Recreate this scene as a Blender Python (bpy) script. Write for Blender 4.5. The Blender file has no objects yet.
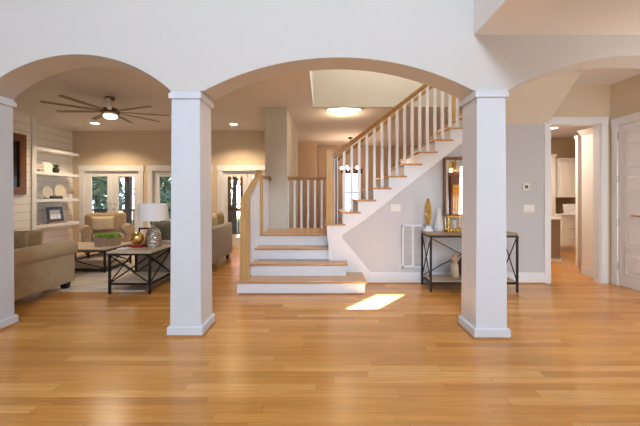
import bpy, bmesh, math, random
from mathutils import Vector, Matrix
PI = math.pi
random.seed(7)
SC = bpy.context.scene
COL = SC.collection

# ------------------------------------------------------------------ camera
cam_d = bpy.data.cameras.new('camera')
cam = bpy.data.objects.new('camera', cam_d); COL.objects.link(cam)
cam.location = (0, 0, 1.367); cam.rotation_euler = (PI/2, 0, 0)
cam_d.sensor_fit = 'HORIZONTAL'; cam_d.sensor_width = 36; cam_d.lens = 330/640*36
cam_d.shift_x = -2/640; cam_d.shift_y = -17/640
cam_d.clip_start = .05; cam_d.clip_end = 200
SC.camera = cam
SC.view_settings.view_transform = 'Standard'; SC.view_settings.look = 'None'
SC.view_settings.gamma = 1; SC.view_settings.use_curve_mapping = False
SC.view_settings.exposure = 0.18
SC.cycles.diffuse_bounces = 8; SC.cycles.max_bounces = 16

# ------------------------------------------------------------------ world, sun, large lights
W = bpy.data.worlds.new('world'); SC.world = W; W.use_nodes = True
wn = W.node_tree.nodes; wl = W.node_tree.links
bg = wn['Background']
tc = wn.new('ShaderNodeTexCoord'); sx = wn.new('ShaderNodeSeparateXYZ'); rp = wn.new('ShaderNodeValToRGB')
wl.new(tc.outputs['Generated'], sx.inputs[0]); wl.new(sx.outputs['Z'], rp.inputs[0]); wl.new(rp.outputs[0], bg.inputs[0])
rp.color_ramp.elements[0].position = 0; rp.color_ramp.elements[0].color = (.66, .82, 1, 1)
rp.color_ramp.elements[1].position = .6; rp.color_ramp.elements[1].color = (.45, .68, 1, 1)
bg.inputs[1].default_value = 2.6

def light(name, kind, loc, energy, color, size=None, size_y=None, aim=None, **kw):
    d = bpy.data.lights.new(name, kind); d.energy = energy; d.color = color
    if kind == 'AREA':
        d.shape = 'RECTANGLE'; d.size = size; d.size_y = size_y or size
    elif kind in ('POINT', 'SPOT') and size is not None: d.shadow_soft_size = size
    for k, v in kw.items(): setattr(d, k, v)
    o = bpy.data.objects.new(name, d); COL.objects.link(o); o.location = loc
    if aim is not None:
        o.rotation_euler = (Vector(aim)-Vector(loc)).to_track_quat('-Z', 'Y').to_euler()
    return o
COOL = (.80, .90, 1.0); WARM = (1.0, .74, .47); NEUT = (1.0, .93, .84)
_h = math.hypot(.455, .563)
sun = light('sun', 'SUN', (-8, -6, 6), 190, (1, .95, .93), aim=(-8+.455/_h, -6+.563/_h, 6-.4))
sun.data.angle = math.radians(.2)
BLUE = (.66, .82, 1.0)
light('clerestory_daylight', 'AREA', (.12, -3.2, 4.85), 262, (.70, .84, 1.0), 1.2, 1.2, aim=(.2, 3.6, 1.7))
light('front_fill', 'AREA', (-1.6, -3.3, 1.7), 48, BLUE, 5.0, 2.4, aim=(-.8, 4, 1.2))  # added cool fill low behind the camera, no window built there
light('entry_fill', 'AREA', (3.2, -3.3, .9), 40, (.9, .95, 1), 1.6, 1.2, aim=(2.9, 1.2, 3.2))  # added fill aimed up at the hall ceiling, no opening behind it
light('side_fill', 'AREA', (-6.6, .3, 1.4), 55, (.84, .92, 1), 2.4, 1.8, aim=(1.6, 2.2, 2.1))  # added fill from the left for column sides and arch undersides
light('hall_fill', 'AREA', (3.9, 2.0, 1.3), 30, (1, .95, .88), .9, 1.6, aim=(4.0, 5.1, 1.1))  # added fill out of frame to brighten the hall, no window there
light('stairwell_daylight', 'AREA', (1.4, 5.4, 5.35), 85, (.98, .98, 1), 2.4, 1.0, aim=(1.2, 5.5, 0))
light('upper_hall_light', 'AREA', (2.9, 1.0, 2.88), 5, (.95, .97, 1), 1.6, 3.0, aim=(2.9, 1.0, 0))

# ------------------------------------------------------------------ materials
def mat(name, color, rough=.5, metal=0.0, spec=.5, bump=None, var=None, emit=None, sheen=0, coat=0):
    m = bpy.data.materials.new(name); m.use_nodes = True
    n = m.node_tree.nodes; l = m.node_tree.links; b = n['Principled BSDF']
    b.inputs['Base Color'].default_value = (*color, 1); b.inputs['Roughness'].default_value = rough
    b.inputs['Metallic'].default_value = metal; b.inputs['Specular IOR Level'].default_value = spec
    if sheen: b.inputs['Sheen Weight'].default_value = sheen
    if coat: b.inputs['Coat Weight'].default_value = coat
    t = n.new('ShaderNodeTexCoord')
    if var:      # (scale xyz, second colour)
        mp = n.new('ShaderNodeMapping'); mp.inputs['Scale'].default_value = var[0]
        nz = n.new('ShaderNodeTexNoise'); nz.inputs['Scale'].default_value = 1; nz.inputs['Detail'].default_value = 5
        r = n.new('ShaderNodeValToRGB')
        r.color_ramp.elements[0].position = .35; r.color_ramp.elements[0].color = (*color, 1)
        r.color_ramp.elements[1].position = .68; r.color_ramp.elements[1].color = (*var[1], 1)
        l.new(t.outputs['Object'], mp.inputs[0]); l.new(mp.outputs[0], nz.inputs[0]); l.new(nz.outputs[0], r.inputs[0])
        l.new(r.outputs[0], b.inputs['Base Color'])
    if bump:     # (scale, strength)
        nb = n.new('ShaderNodeTexNoise'); nb.inputs['Scale'].default_value = bump[0]; nb.inputs['Detail'].default_value = 3
        bp = n.new('ShaderNodeBump'); bp.inputs['Strength'].default_value = bump[1]; bp.inputs['Distance'].default_value = .01
        l.new(t.outputs['Object'], nb.inputs[0]); l.new(nb.outputs[0], bp.inputs['Height']); l.new(bp.outputs[0], b.inputs['Normal'])
    if emit:
        b.inputs['Emission Color'].default_value = (*emit[0], 1); b.inputs['Emission Strength'].default_value = emit[1]
    return m

def math_node(n, l, op, a, b=None, c=None):
    k = n.new('ShaderNodeMath'); k.operation = op
    for i, v in enumerate((a, b, c)):
        if v is None: continue
        if isinstance(v, (int, float)): k.inputs[i].default_value = v
        else: l.new(v, k.inputs[i])
    return k.outputs[0]

def floor_material():
    m = bpy.data.materials.new('oak_floor'); m.use_nodes = True
    n = m.node_tree.nodes; l = m.node_tree.links; b = n['Principled BSDF']
    t = n.new('ShaderNodeTexCoord'); s = n.new('ShaderNodeSeparateXYZ'); l.new(t.outputs['Object'], s.inputs[0])
    M = lambda *a: math_node(n, l, *a)
    y = M('DIVIDE', s.outputs['Y'], .083); row = M('FLOOR', y); fy = M('FRACT', y)
    w1 = n.new('ShaderNodeTexWhiteNoise'); w1.noise_dimensions = '1D'; l.new(row, w1.inputs['W'])
    off = M('MULTIPLY', w1.outputs['Value'], 9.7)
    ln = M('MULTIPLY_ADD', w1.outputs['Value'], .9, .75)
    x = M('DIVIDE', M('ADD', s.outputs['X'], off), ln); cx = M('FLOOR', x); fx = M('FRACT', x)
    cb = n.new('ShaderNodeCombineXYZ'); l.new(row, cb.inputs[0]); l.new(cx, cb.inputs[1])
    w2 = n.new('ShaderNodeTexWhiteNoise'); w2.noise_dimensions = '2D'; l.new(cb.outputs[0], w2.inputs['Vector'])
    ramp = n.new('ShaderNodeValToRGB'); l.new(w2.outputs['Value'], ramp.inputs[0])
    e = ramp.color_ramp.elements
    e[0].position = 0; e[0].color = (.41, .175, .037, 1); e[1].position = 1; e[1].color = (.63, .33, .095, 1)
    for p, c in ((.12, (.46, .20, .042)), (.5, (.51, .232, .05)), (.86, (.56, .265, .066))):
        k = e.new(p); k.color = (*c, 1)
    # grain
    mp = n.new('ShaderNodeMapping'); mp.inputs['Scale'].default_value = (1.6, 28, 1)
    ad = n.new('ShaderNodeVectorMath'); ad.operation = 'ADD'
    l.new(t.outputs['Object'], mp.inputs[0]); l.new(mp.outputs[0], ad.inputs[0]); l.new(w2.outputs['Color'], ad.inputs[1])
    nz = n.new('ShaderNodeTexNoise'); nz.inputs['Scale'].default_value = 1.5; nz.inputs['Detail'].default_value = 6; nz.inputs['Distortion'].default_value = .6
    l.new(ad.outputs[0], nz.inputs[0])
    g = M('MULTIPLY_ADD', nz.outputs[0], .75, .70)
    # joints
    ey = M('LESS_THAN', M('MINIMUM', fy, M('SUBTRACT', 1.0, fy)), .012)
    ex = M('LESS_THAN', M('MINIMUM', fx, M('SUBTRACT', 1.0, fx)), .0015)
    j = M('SUBTRACT', 1.0, M('MULTIPLY', M('MAXIMUM', ex, ey), .35))
    mul = n.new('ShaderNodeMixRGB'); mul.blend_type = 'MULTIPLY'; mul.inputs[0].default_value = 1
    l.new(ramp.outputs[0], mul.inputs[1]); l.new(M('MULTIPLY', g, j), mul.inputs[2])
    l.new(mul.outputs[0], b.inputs['Base Color'])
    b.inputs['Roughness'].default_value = .24; b.inputs['Specular IOR Level'].default_value = .7
    return m

def shiplap_material():
    m = bpy.data.materials.new('shiplap'); m.use_nodes = True
    n = m.node_tree.nodes; l = m.node_tree.links; b = n['Principled BSDF']
    t = n.new('ShaderNodeTexCoord'); s = n.new('ShaderNodeSeparateXYZ'); l.new(t.outputs['Object'], s.inputs[0])
    f = math_node(n, l, 'FRACT', math_node(n, l, 'DIVIDE', s.outputs['Z'], .17))
    g = math_node(n, l, 'LESS_THAN', f, .05)
    mx = n.new('ShaderNodeMixRGB'); l.new(g, mx.inputs[0]); mx.inputs[1].default_value = (.83, .84, .86, 1); mx.inputs[2].default_value = (.42, .41, .39, 1)
    l.new(mx.outputs[0], b.inputs['Base Color']); b.inputs['Roughness'].default_value = .5
    return m

def glass_material(name, tint=(1, 1, 1)):
    m = bpy.data.materials.new(name); m.use_nodes = True
    n = m.node_tree.nodes; l = m.node_tree.links
    n.remove(n['Principled BSDF']); o = n['Material Output']
    tr = n.new('ShaderNodeBsdfTransparent'); tr.inputs[0].default_value = (*tint, 1)
    gl = n.new('ShaderNodeBsdfGlossy'); gl.inputs['Roughness'].default_value = .02
    mx = n.new('ShaderNodeMixShader'); mx.inputs[0].default_value = .04; l.new(tr.outputs[0], mx.inputs[1]); l.new(gl.outputs[0], mx.inputs[2])
    l.new(mx.outputs[0], o.inputs[0])
    return m

M_ = {}
M_['floor'] = floor_material()
M_['paint'] = mat('wall_paint', (.60, .59, .575), .85, spec=.2, bump=(90, .03))
M_['grey'] = mat('grey_wall_paint', (.54, .57, .615), .85, spec=.2, bump=(90, .03))
M_['soffit'] = mat('cream_soffit_paint', (.64, .61, .53), .85, spec=.2)
M_['beige'] = mat('beige_wall_paint', (.66, .575, .45), .85, spec=.2, bump=(90, .03))
M_['tan'] = mat('tan_dining_paint', (.55, .43, .33), .85, spec=.2)
M_['ceil'] = mat('ceiling_paint', (.74, .725, .73), .9, spec=.1)
M_['white'] = mat('white_trim_paint', (.77, .81, .87), .35, bump=(60, .02))
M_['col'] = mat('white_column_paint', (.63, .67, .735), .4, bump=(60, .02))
M_['ship'] = shiplap_material()
M_['oak'] = mat('honey_oak', (.44, .235, .085), .32, var=((5, 60, 60), (.56, .33, .14)))
M_['oakv'] = mat('honey_oak_upright', (.50, .30, .105), .35, var=((45, 45, 4), (.58, .385, .165)))
M_['tread'] = mat('oak_tread', (.45, .24, .10), .3, var=((4, 40, 40), (.55, .33, .16)))
M_['rail'] = mat('stained_handrail', (.29, .135, .03), .3, var=((8, 50, 50), (.38, .195, .05)))
M_['shoe'] = mat('oak_shoe_moulding', (.38, .17, .06), .4, var=((6, 30, 30), (.48, .25, .1)))
M_['steel'] = mat('black_metal', (.022, .019, .018), .45, metal=.4, spec=.4)
M_['bronze'] = mat('bronze', (.16, .10, .055), .4, metal=.7)
M_['fanblade'] = mat('weathered_brown_blade', (.24, .17, .115), .5)
M_['nickel'] = mat('brushed_nickel', (.55, .53, .50), .28, metal=1)
M_['brass'] = mat('brass', (.80, .55, .18), .22, metal=1, bump=(30, .25))
M_['sofa'] = mat('camel_upholstery', (.40, .31, .17), .9, sheen=.3, bump=(220, .12), var=((9, 9, 9), (.44, .345, .20)))
M_['tweed'] = mat('tweed_upholstery', (.36, .25, .14), .95, sheen=.2, bump=(160, .3), var=((60, 60, 60), (.50, .38, .24)))
M_['taupe'] = mat('taupe_upholstery', (.34, .30, .25), .95, sheen=.2, bump=(220, .12), var=((12, 12, 12), (.38, .34, .29)))
M_['olive'] = mat('olive_cushion_fabric', (.33, .27, .16), .95, bump=(200, .15), var=((30, 30, 6), (.42, .35, .22)))
M_['cream'] = mat('cream_cushion_fabric', (.62, .50, .33), .95, bump=(200, .15), var=((14, 14, 14), (.68, .57, .40)))
M_['wood_top'] = mat('weathered_oak_top', (.42, .33, .24), .5, var=((4, 40, 20), (.56, .47, .37)))
M_['walnut'] = mat('brown_table_top', (.22, .145, .09), .35, var=((5, 40, 20), (.33, .24, .16)))
M_['trough'] = mat('driftwood', (.30, .19, .12), .75, var=((5, 40, 40), (.42, .30, .21)))
M_['moss'] = mat('green_moss', (.10, .22, .02), .9, bump=(140, .8), var=((40, 40, 40), (.26, .40, .05)))
M_['leaf'] = mat('leaf_green', (.05, .12, .02), .6, var=((9, 9, 9), (.13, .22, .05)))
M_['tree_leaf'] = mat('tree_leaf', (.11, .17, .08), .6, var=((1.5, 1.5, 1.5), (.28, .35, .21)))
M_['bark'] = mat('tree_bark', (.10, .075, .055), .9, bump=(20, .5))
M_['gold'] = mat('gold_leaf', (.34, .21, .045), .45, metal=1, bump=(25, .4), var=((30, 30, 30), (.20, .115, .025)))
M_['hammer'] = mat('hammered_silver', (.50, .48, .45), .22, metal=1)
M_['shade'] = mat('white_linen_shade', (.88, .89, .91), .8, bump=(300, .05))
M_['red'] = mat('red_book_cover', (.30, .03, .015), .5)
M_['paper'] = mat('white_paper', (.80, .79, .76), .7)
M_['ceramic'] = mat('pale_ceramic', (.68, .69, .71), .35)
M_['creamcer'] = mat('cream_ceramic', (.62, .56, .44), .4, bump=(40, .1))
M_['dark'] = mat('dark_glaze', (.035, .028, .024), .4)
M_['mahog'] = mat('mahogany_wood', (.13, .05, .02), .35, var=((5, 40, 40), (.22, .09, .035)))
M_['screen'] = mat('black_screen', (.012, .012, .014), .15)
M_['mirror'] = mat('mirror_glass', (.9, .9, .9), .01, metal=1)
M_['mframe'] = mat('antique_mirror_frame', (.12, .055, .03), .45, metal=.3, bump=(70, .5), var=((40, 40, 40), (.30, .14, .05)))
M_['plastic'] = mat('white_plastic', (.82, .82, .82), .4)
M_['lcd'] = mat('thermostat_screen', (.10, .11, .10), .2)
M_['counter'] = mat('white_quartz', (.80, .79, .77), .2)
M_['panel'] = mat('taupe_cabinet_panel', (.30, .22, .155), .6)
M_['kwhite'] = mat('white_cabinet_paint', (.80, .77, .72), .4)
M_['glass'] = glass_material('window_glass')
M_['amber'] = glass_material('amber_glass', (1.0, .55, .16))
M_['lamp'] = mat('lit_lamp', (1, .95, .85), .5, emit=((1, .86, .66), 9))
M_['lampw'] = mat('lit_bowl', (1, .95, .85), .5, emit=((1, .9, .75), 4))
M_['bulb'] = mat('lit_bulb', (1, .8, .5), .5, emit=((1, .62, .25), 14))
M_['rug'] = mat('faded_rug', (.46, .40, .34), 1, bump=(200, .3), var=((2, 9, 1), (.66, .61, .55)))
M_['deck'] = mat('deck_boards', (.30, .27, .25), .7)
M_['ground'] = mat('lawn_ground', (.10, .13, .05), 1, var=((.5, .5, .5), (.20, .20, .09)))
M_['post'] = mat('dark_stained_post', (.10, .065, .05), .7)
M_['siding'] = mat('pale_siding', (.70, .66, .62), .8)
M_['roofing'] = mat('brick_red_roof', (.38, .15, .09), .8)
M_['curtain'] = mat('sheer_white_blind', (.85, .87, .9), .8)
M_['chair'] = mat('espresso_wood', (.05, .03, .022), .4)
M_['reddrape'] = mat('dark_valance', (.14, .04, .025), .8)
M_['grille'] = mat('vent_white', (.76, .77, .79), .45)
M_['ventdark'] = mat('vent_shadow_grey', (.40, .41, .43), .7)
M_['photo'] = mat('framed_photo', (.62, .66, .72), .4, var=((14, 14, 14), (.85, .87, .9)))
M_['terra'] = mat('terracotta_food', (.50, .14, .06), .6)

# ------------------------------------------------------------------ mesh builder
ORG = {}
class MB:
    def __init__(s): s.v = []; s.f = []
    def add(s, vs, fs):
        o = len(s.v); s.v += [tuple(p) for p in vs]; s.f += [tuple(i+o for i in f) for f in fs]; return s
    def box(s, x0, y0, z0, x1, y1, z1):
        x0, x1 = sorted((x0, x1)); y0, y1 = sorted((y0, y1)); z0, z1 = sorted((z0, z1))
        return s.add([(x0,y0,z0),(x1,y0,z0),(x1,y1,z0),(x0,y1,z0),(x0,y0,z1),(x1,y0,z1),(x1,y1,z1),(x0,y1,z1)],
                     [(0,3,2,1),(4,5,6,7),(0,1,5,4),(1,2,6,5),(2,3,7,6),(3,0,4,7)])
    def frustum(s, c, z0, w0, d0, z1, w1, d1):
        x, y = c
        return s.add([(x-w0,y-d0,z0),(x+w0,y-d0,z0),(x+w0,y+d0,z0),(x-w0,y+d0,z0),(x-w1,y-d1,z1),(x+w1,y-d1,z1),(x+w1,y+d1,z1),(x-w1,y+d1,z1)],
                     [(0,3,2,1),(4,5,6,7),(0,1,5,4),(1,2,6,5),(2,3,7,6),(3,0,4,7)])
    def rbox(s, x0, y0, z0, x1, y1, z1, r=.03, seg=3):
        b = bmesh.new(); bmesh.ops.create_cube(b, size=1)
        for v in b.verts:
            v.co = Vector(((x0+x1)/2+v.co.x*abs(x1-x0), (y0+y1)/2+v.co.y*abs(y1-y0), (z0+z1)/2+v.co.z*abs(z1-z0)))
        bmesh.ops.bevel(b, geom=b.edges[:], offset=r, segments=seg, profile=.5, affect='EDGES')
        b.verts.index_update()
        s.add([v.co[:] for v in b.verts], [[v.index for v in f.verts] for f in b.faces]); b.free(); return s
    def bar(s, p, q, w, h, up=(0, 0, 1)):
        p = Vector(p); q = Vector(q); d = (q-p).normalized(); up = Vector(up)
        if abs(d.dot(up)) > .98: up = Vector((0, 1, 0))
        a = d.cross(up).normalized()*w/2; u = a.cross(d).normalized()*h/2
        vs = [p-a-u, p+a-u, p+a+u, p-a+u, q-a-u, q+a-u, q+a+u, q-a+u]
        return s.add(vs, [(0,1,2,3),(7,6,5,4),(0,4,5,1),(1,5,6,2),(2,6,7,3),(3,7,4,0)])
    def tube(s, p, q, r, r2=None, n=12):
        p = Vector(p); q = Vector(q); d = (q-p).normalized(); r2 = r if r2 is None else r2
        a = d.orthogonal().normalized(); b = d.cross(a)
        vs = []
        for c, rr in ((p, r), (q, r2)):
            for i in range(n):
                t = 2*PI*i/n; vs.append(c+(a*math.cos(t)+b*math.sin(t))*rr)
        fs = [(i, (i+1) % n, n+(i+1) % n, n+i) for i in range(n)]
        fs += [tuple(range(n-1, -1, -1)), tuple(range(n, 2*n))]
        return s.add(vs, fs)
    def lathe(s, prof, c=(0, 0, 0), n=28):
        k = len(prof); vs = []
        for r, z in prof:
            for i in range(n):
                t = 2*PI*i/n; vs.append((c[0]+r*math.cos(t), c[1]+r*math.sin(t), c[2]+z))
        fs = [(j*n+i, j*n+(i+1) % n, (j+1)*n+(i+1) % n, (j+1)*n+i) for j in range(k-1) for i in range(n)]
        if prof[0][0] > 1e-4: fs.append(tuple(range(n-1, -1, -1)))
        if prof[-1][0] > 1e-4: fs.append(tuple((k-1)*n+i for i in range(n)))
        return s.add(vs, fs)
    def prism(s, poly, axis, a, b):      # poly in the two other axes, in order
        def P(u, v, t): return {'x': (t, u, v), 'y': (u, t, v), 'z': (u, v, t)}[axis]
        n = len(poly)
        vs = [P(u, v, a) for u, v in poly]+[P(u, v, b) for u, v in poly]
        fs = [tuple(range(n)), tuple(range(2*n-1, n-1, -1))]+[(i, n+i, n+(i+1) % n, (i+1) % n) for i in range(n)]
        return s.add(vs, fs)
    def ball(s, c, r, n=20, m=12, sq=(1, 1, 1)):
        prof = [(max(1e-5, r*math.sin(PI*j/m)), -r*math.cos(PI*j/m)) for j in range(m+1)]
        t = MB().lathe(prof, (0, 0, 0), n)
        return s.add([(c[0]+x*sq[0], c[1]+y*sq[1], c[2]+z*sq[2]) for x, y, z in t.v], t.f)
    def pillow(s, c, w, h, t, R=Matrix.Identity(3), n=12):   # w along x, h along z, thickness t along y
        vs = []; N = n+1; c = Vector(c)
        for sg in (-1, 1):
            for j in range(N):
                for i in range(N):
                    u = -1+2*i/n; v = -1+2*j/n
                    e = (max(0, 1-u**4)*max(0, 1-v**4))**.5
                    pin = 1-.06*(1-abs(u))*(abs(v) > .99)-.0
                    vs.append(c+R@Vector((u*w/2*(1-.05*(1-v*v)), sg*t/2*e, v*h/2*(1-.05*(1-u*u)))))
        fs = []
        for sg in (0, 1):
            o = sg*N*N
            for j in range(n):
                for i in range(n):
                    q = (o+j*N+i, o+j*N+i+1, o+(j+1)*N+i+1, o+(j+1)*N+i)
                    fs.append(q if sg == 0 else q[::-1])
        return s.add(vs, fs)
    def xf(s, Mx): s.v = [tuple(Mx@Vector(p)) for p in s.v]; return s
    def build(s, name, material, parent=None, smooth=None, bevel=0, at=None):
        o_ = ORG.get(parent.name, Vector((0, 0, 0))) if parent else Vector(at or (0, 0, 0))
        me = bpy.data.meshes.new(name)
        me.from_pydata([tuple(Vector(p)-o_) for p in s.v], [], s.f)
        b = bmesh.new(); b.from_mesh(me)
        bmesh.ops.remove_doubles(b, verts=b.verts[:], dist=1e-5)
        bmesh.ops.recalc_face_normals(b, faces=b.faces[:]); b.to_mesh(me); b.free()
        me.materials.append(M_[material] if isinstance(material, str) else material)
        if smooth:
            for p in me.polygons: p.use_smooth = True
            me.set_sharp_from_angle(angle=math.radians(smooth))
        o = bpy.data.objects.new(name, me); COL.objects.link(o)
        if parent: o.parent = parent; ORG[o.name] = o_
        else: o.location = o_; ORG[o.name] = o_
        if bevel:
            md = o.modifiers.new('bevel', 'BEVEL'); md.width = bevel; md.segments = 2; md.limit_method = 'ANGLE'
        return o

def thing(name, label, cat, loc, group=None):
    o = bpy.data.objects.new(name, None); COL.objects.link(o); o.location = loc; o.empty_display_size = .1
    ORG[o.name] = Vector(loc); o['label'] = label; o['category'] = cat; o['kind'] = 'thing'
    if group: o['group'] = group
    return o
def tag(o, label, cat, group=None, kind='thing'):
    o['label'] = label; o['category'] = cat; o['kind'] = kind
    if group: o['group'] = group
    return o
def struct(o):
    o['kind'] = 'structure'; return o
def copy_tree(o, parent=None):
    c = o.copy(); COL.objects.link(c)
    if parent is not None: c.parent = parent
    for ch in list(o.children): copy_tree(ch, c)
    return c

# ================================================================== STRUCTURE
struct(MB().box(-6.9, -3.6, -.1, 7.2, 11.9, 0).build('floor', 'floor'))
AX0, AX1 = 3.22, 3.53       # arcade wall, front and back
ZC = 3.1                    # ceiling height
# arcade wall with three arches
def arc(cx, hw, z0, rise, n=28):
    R = (hw*hw+rise*rise)/(2*rise); out = []
    for i in range(n+1):
        x = -hw+2*hw*i/n
        out.append((cx+x, z0+math.sqrt(R*R-x*x)-(R-rise)))
    return out
ZS = 2.395
A1 = arc(-2.39, .915, ZS, .355); A2 = arc(.165, 1.317, ZS, .325); A3 = arc(3.11, 1.30, ZS, .345)
mb = MB()
def arch_seg(pts, ztop):
    for (xa, za), (xb, zb) in zip(pts, pts[1:]):
        mb.prism([(xa, za), (xb, zb), (xb, ztop), (xa, ztop)], 'y', AX0, AX1)
ZT = 5.6
for P in (A1, A2, A3): arch_seg(P, ZT)
for xa, xb in ((A1[-1][0], A2[0][0]), (A2[-1][0], A3[0][0])): mb.box(xa, AX0, ZS, xb, AX1, ZT)
mb.box(-3.66, AX0, ZS, A1[0][0], AX1, ZT); mb.box(-6.9, AX0, 0, -3.66, AX1, ZT)
mb.box(A3[-1][0], AX0, 0, 4.64, AX1, ZT)
struct(mb.build('wall_arcade', 'paint'))
# dropped upper floor over the hall on the near side
struct(MB().box(1.48, -3.5, 2.94, 4.64, AX0, ZT).build('ceiling_hall', mat('hall_ceiling_paint', (.78, .77, .75), .9, spec=.1)))
# near room shell
struct(MB().box(-6.9, -3.55, ZT, 1.48, AX1, ZT+.1).build('ceiling_great_room', 'paint'))
mb = MB(); wx0, wx1, wz0, wz1 = -5.79, -5.38, 3.86, 4.16
mb.box(-6.9, -3.53, 0, wx0, -3.5, ZT).box(wx1, -3.53, 0, 4.64, -3.5, ZT).box(wx0, -3.53, 0, wx1, -3.5, wz0).box(wx0, -3.53, wz1, wx1, -3.5, ZT)
struct(mb.build('wall_near', 'paint'))
struct(MB().box(-6.9, -3.5, 0, -6.75, AX0, ZT).build('wall_great_room', 'paint'))
# right wall with entry door opening
mb = MB(); EY0, EY1 = -1.45, -.35
mb.box(4.52, -3.5, 0, 4.64, EY0, 2.94).box(4.52, EY1, 0, 4.64, AX0, 2.94).box(4.52, EY0, 2.1, 4.64, EY1, 2.94)
struct(mb.build('wall_entry', 'paint'))
# closet door wall
DY0, DY1 = 4.54, 5.03
mb = MB().box(4.52, AX1, 0, 4.64, DY0, ZC).box(4.52, DY0, 2.44, 4.64, DY1, ZC).box(4.52, DY1, 0, 4.64, 5.17, ZC)
struct(mb.build('wall_right', 'beige'))
# hall back wall with the kitchen opening
OX0, OX1, OZ = 3.575, 4.36, 2.5
YW = 5.17
mb = MB().box(OX1, YW, 0, 4.64, YW+.12, ZC).box(OX0, YW, OZ, OX1, YW+.12, ZC).box(3.3, YW, 2.5, OX0, YW+.12, ZC)
struct(mb.build('wall_hall', 'beige'))
# wall under the stairs
ST_Z = lambda k: .745+.188*k          # top of upper tread k
ST_X = lambda k: .08+.24*(k-1)        # riser k of upper flight
poly = [(.12, 0), (OX0, 0), (OX0, 2.5), (2.25, 2.5), (2.25, 2.4), (.66, 1.12), (.12, .70)]
struct(MB().prism(poly, 'y', YW, YW+.12).build('wall_stair', 'grey'))
struct(MB().box(2.25, YW+.001, 2.5, 3.3, YW+.12, ZC).build('wall_above_stair', 'paint'))
# sloped soffit under the upper stairs
struct(MB().prism([(YW, 2.49), (4.48, 3.06), (4.48, ZC), (YW, ZC)], 'x', 2.2, 3.53).build('ceiling_slope', 'soffit'))
# main ceiling with stairwell hole
WX0, WX1, WY0, WY1 = -.17, 3.3, 4.25, 6.43
mb = MB().box(-6.9, AX1, ZC, WX0, 11.9, ZC+.2).box(WX0, AX1, ZC, 4.64, WY0, ZC+.2).box(WX0, WY1+.1, ZC, 3.3, 11.9, ZC+.2)
mb.box(2.25, WY0, ZC, 4.64, YW+.12, ZC+.2)
struct(mb.build('ceiling', 'ceil'))
mb = MB().box(WX0, WY1, ZC, WX1+.1, WY1+.1, ZT).box(WX0-.1, WY0-.1, ZC+.2, WX0, WY1+.1, ZT).box(WX0, WY0-.1, ZC+.2, WX1+.1, WY0, ZT).box(WX1, WY0, ZC+.2, WX1+.1, WY1, ZT)
mb.box(WX0-.1, WY0-.1, ZT, WX1+.1, WY1+.1, ZT+.1)
struct(mb.build('wall_stairwell', mat('cream_upper_wall', (.52, .47, .375), .85)))
# living room walls: far wall with three french door openings
YF = 8.8
D1 = (-6.36, -4.86); D2 = (-4.54, -3.04); D3 = (-2.68, -1.32); DH = 2.06
mb = MB()
xs = [-6.9, D1[0], D1[1], D2[0], D2[1], D3[0], D3[1], -1.0]
for i in range(0, len(xs), 2): mb.box(xs[i], YF, 0, xs[i+1], YF+.15, DH)
mb.box(-6.9, YF, DH, -1.0, YF+.15, ZC)
struct(mb.build('wall_far', 'beige'))
struct(MB().box(-6.9, AX1, 0, -6.65, YF, ZC).build('wall_left', 'ship'))
struct(MB().box(-6.65, 4.5, 0, -6.25, 7.2, ZC).build('wall_chimney', 'ship'))
struct(MB().box(-6.25, 7.09, 0, -6.225, 7.2, ZC).build('trim_chimney', 'white'))
struct(MB().box(-1.11, 6.43, 0, -.68, 9.35, ZC).build('wall_divider', mat('sage_grey_paint', (.60, .58, .52), .85, spec=.2)))
# dining room shell
mb = MB().box(-1.11, 10.6, 0, -.17, 10.72, ZC).box(-.17, 11.4, 0, .78, 11.52, ZC).box(1.28, 11.4, 0, 3.3, 11.52, ZC).box(.78, 11.4, 0, 1.28, 11.52, .8).box(.78, 11.4, 2.17, 1.28, 11.52, ZC)
mb.box(-.27, 10.72, 0, -.17, 11.52, ZC)
struct(mb.build('wall_dining', 'tan'))
struct(MB().box(-1.11, 9.35, 0, -1.0, 10.6, ZC).build('wall_dining_side', 'tan'))
struct(MB().box(3.3, YW+.12, 0, 3.42, 11.52, ZC).build('wall_dining_right', 'tan'))
# kitchen shell
mb = MB().box(3.42, 8.75, 0, 7.2, 8.87, 2.9).box(7.1, YW, 0, 7.2, 8.75, 2.9).box(4.64, YW, 0, 7.1, YW+.1, 2.9)
struct(mb.build('wall_kitchen', mat('brown_kitchen_wall', (.40, .28, .16), .85)))
struct(MB().box(3.42, YW+.12, 2.9, 7.2, 8.87, 3.0).build('ceiling_kitchen', 'ceil'))

# baseboards, casing, shoe
def baseboard(name, x0, y0, x1, y1, nx, ny, h=.17):
    t = .018; b = MB(); a = (min(x0, x1), min(y0, y1)); c = (max(x0, x1), max(y0, y1))
    def sl(th, z0, z1, m):
        m.box(min(a[0], a[0]+nx*th), min(a[1], a[1]+ny*th), z0, max(c[0], c[0]+nx*th), max(c[1], c[1]+ny*th), z1)
    sl(t, .0, h-.02, b); sl(t*.6, h-.02, h, b)
    o = struct(b.build(name, 'white'))
    s = MB(); sl(t+.014, 0, .017, s); s.build('shoe_moulding', 'shoe', o)
    return o
baseboard('baseboard_stair', .70, YW, OX0-.095, YW, 0, -1)
baseboard('baseboard_far', D1[1]+.1, YF, D2[0]-.1, YF, 0, -1)
baseboard('baseboard_far_right', D2[1]+.1, YF, D3[0]-.1, YF, 0, -1)
baseboard('baseboard_divider', -1.11, 6.6, -1.11, YF, -1, 0)
def casing_y(name, x0, x1, ztop, y, w=.095, t=.022, head=None):   # casing on a wall facing the camera
    b = MB().box(x0-w, y-t, 0, x0, y, ztop).box(x1, y-t, 0, x1+w, y, ztop).box(x0-w-.01, y-t-.004, ztop, x1+w+.01, y, ztop+(head or w))
    return struct(b.build(name, 'white', bevel=.004))
casing_y('trim_hall_opening', OX0, OX1, OZ, YW, w=.1)
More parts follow.
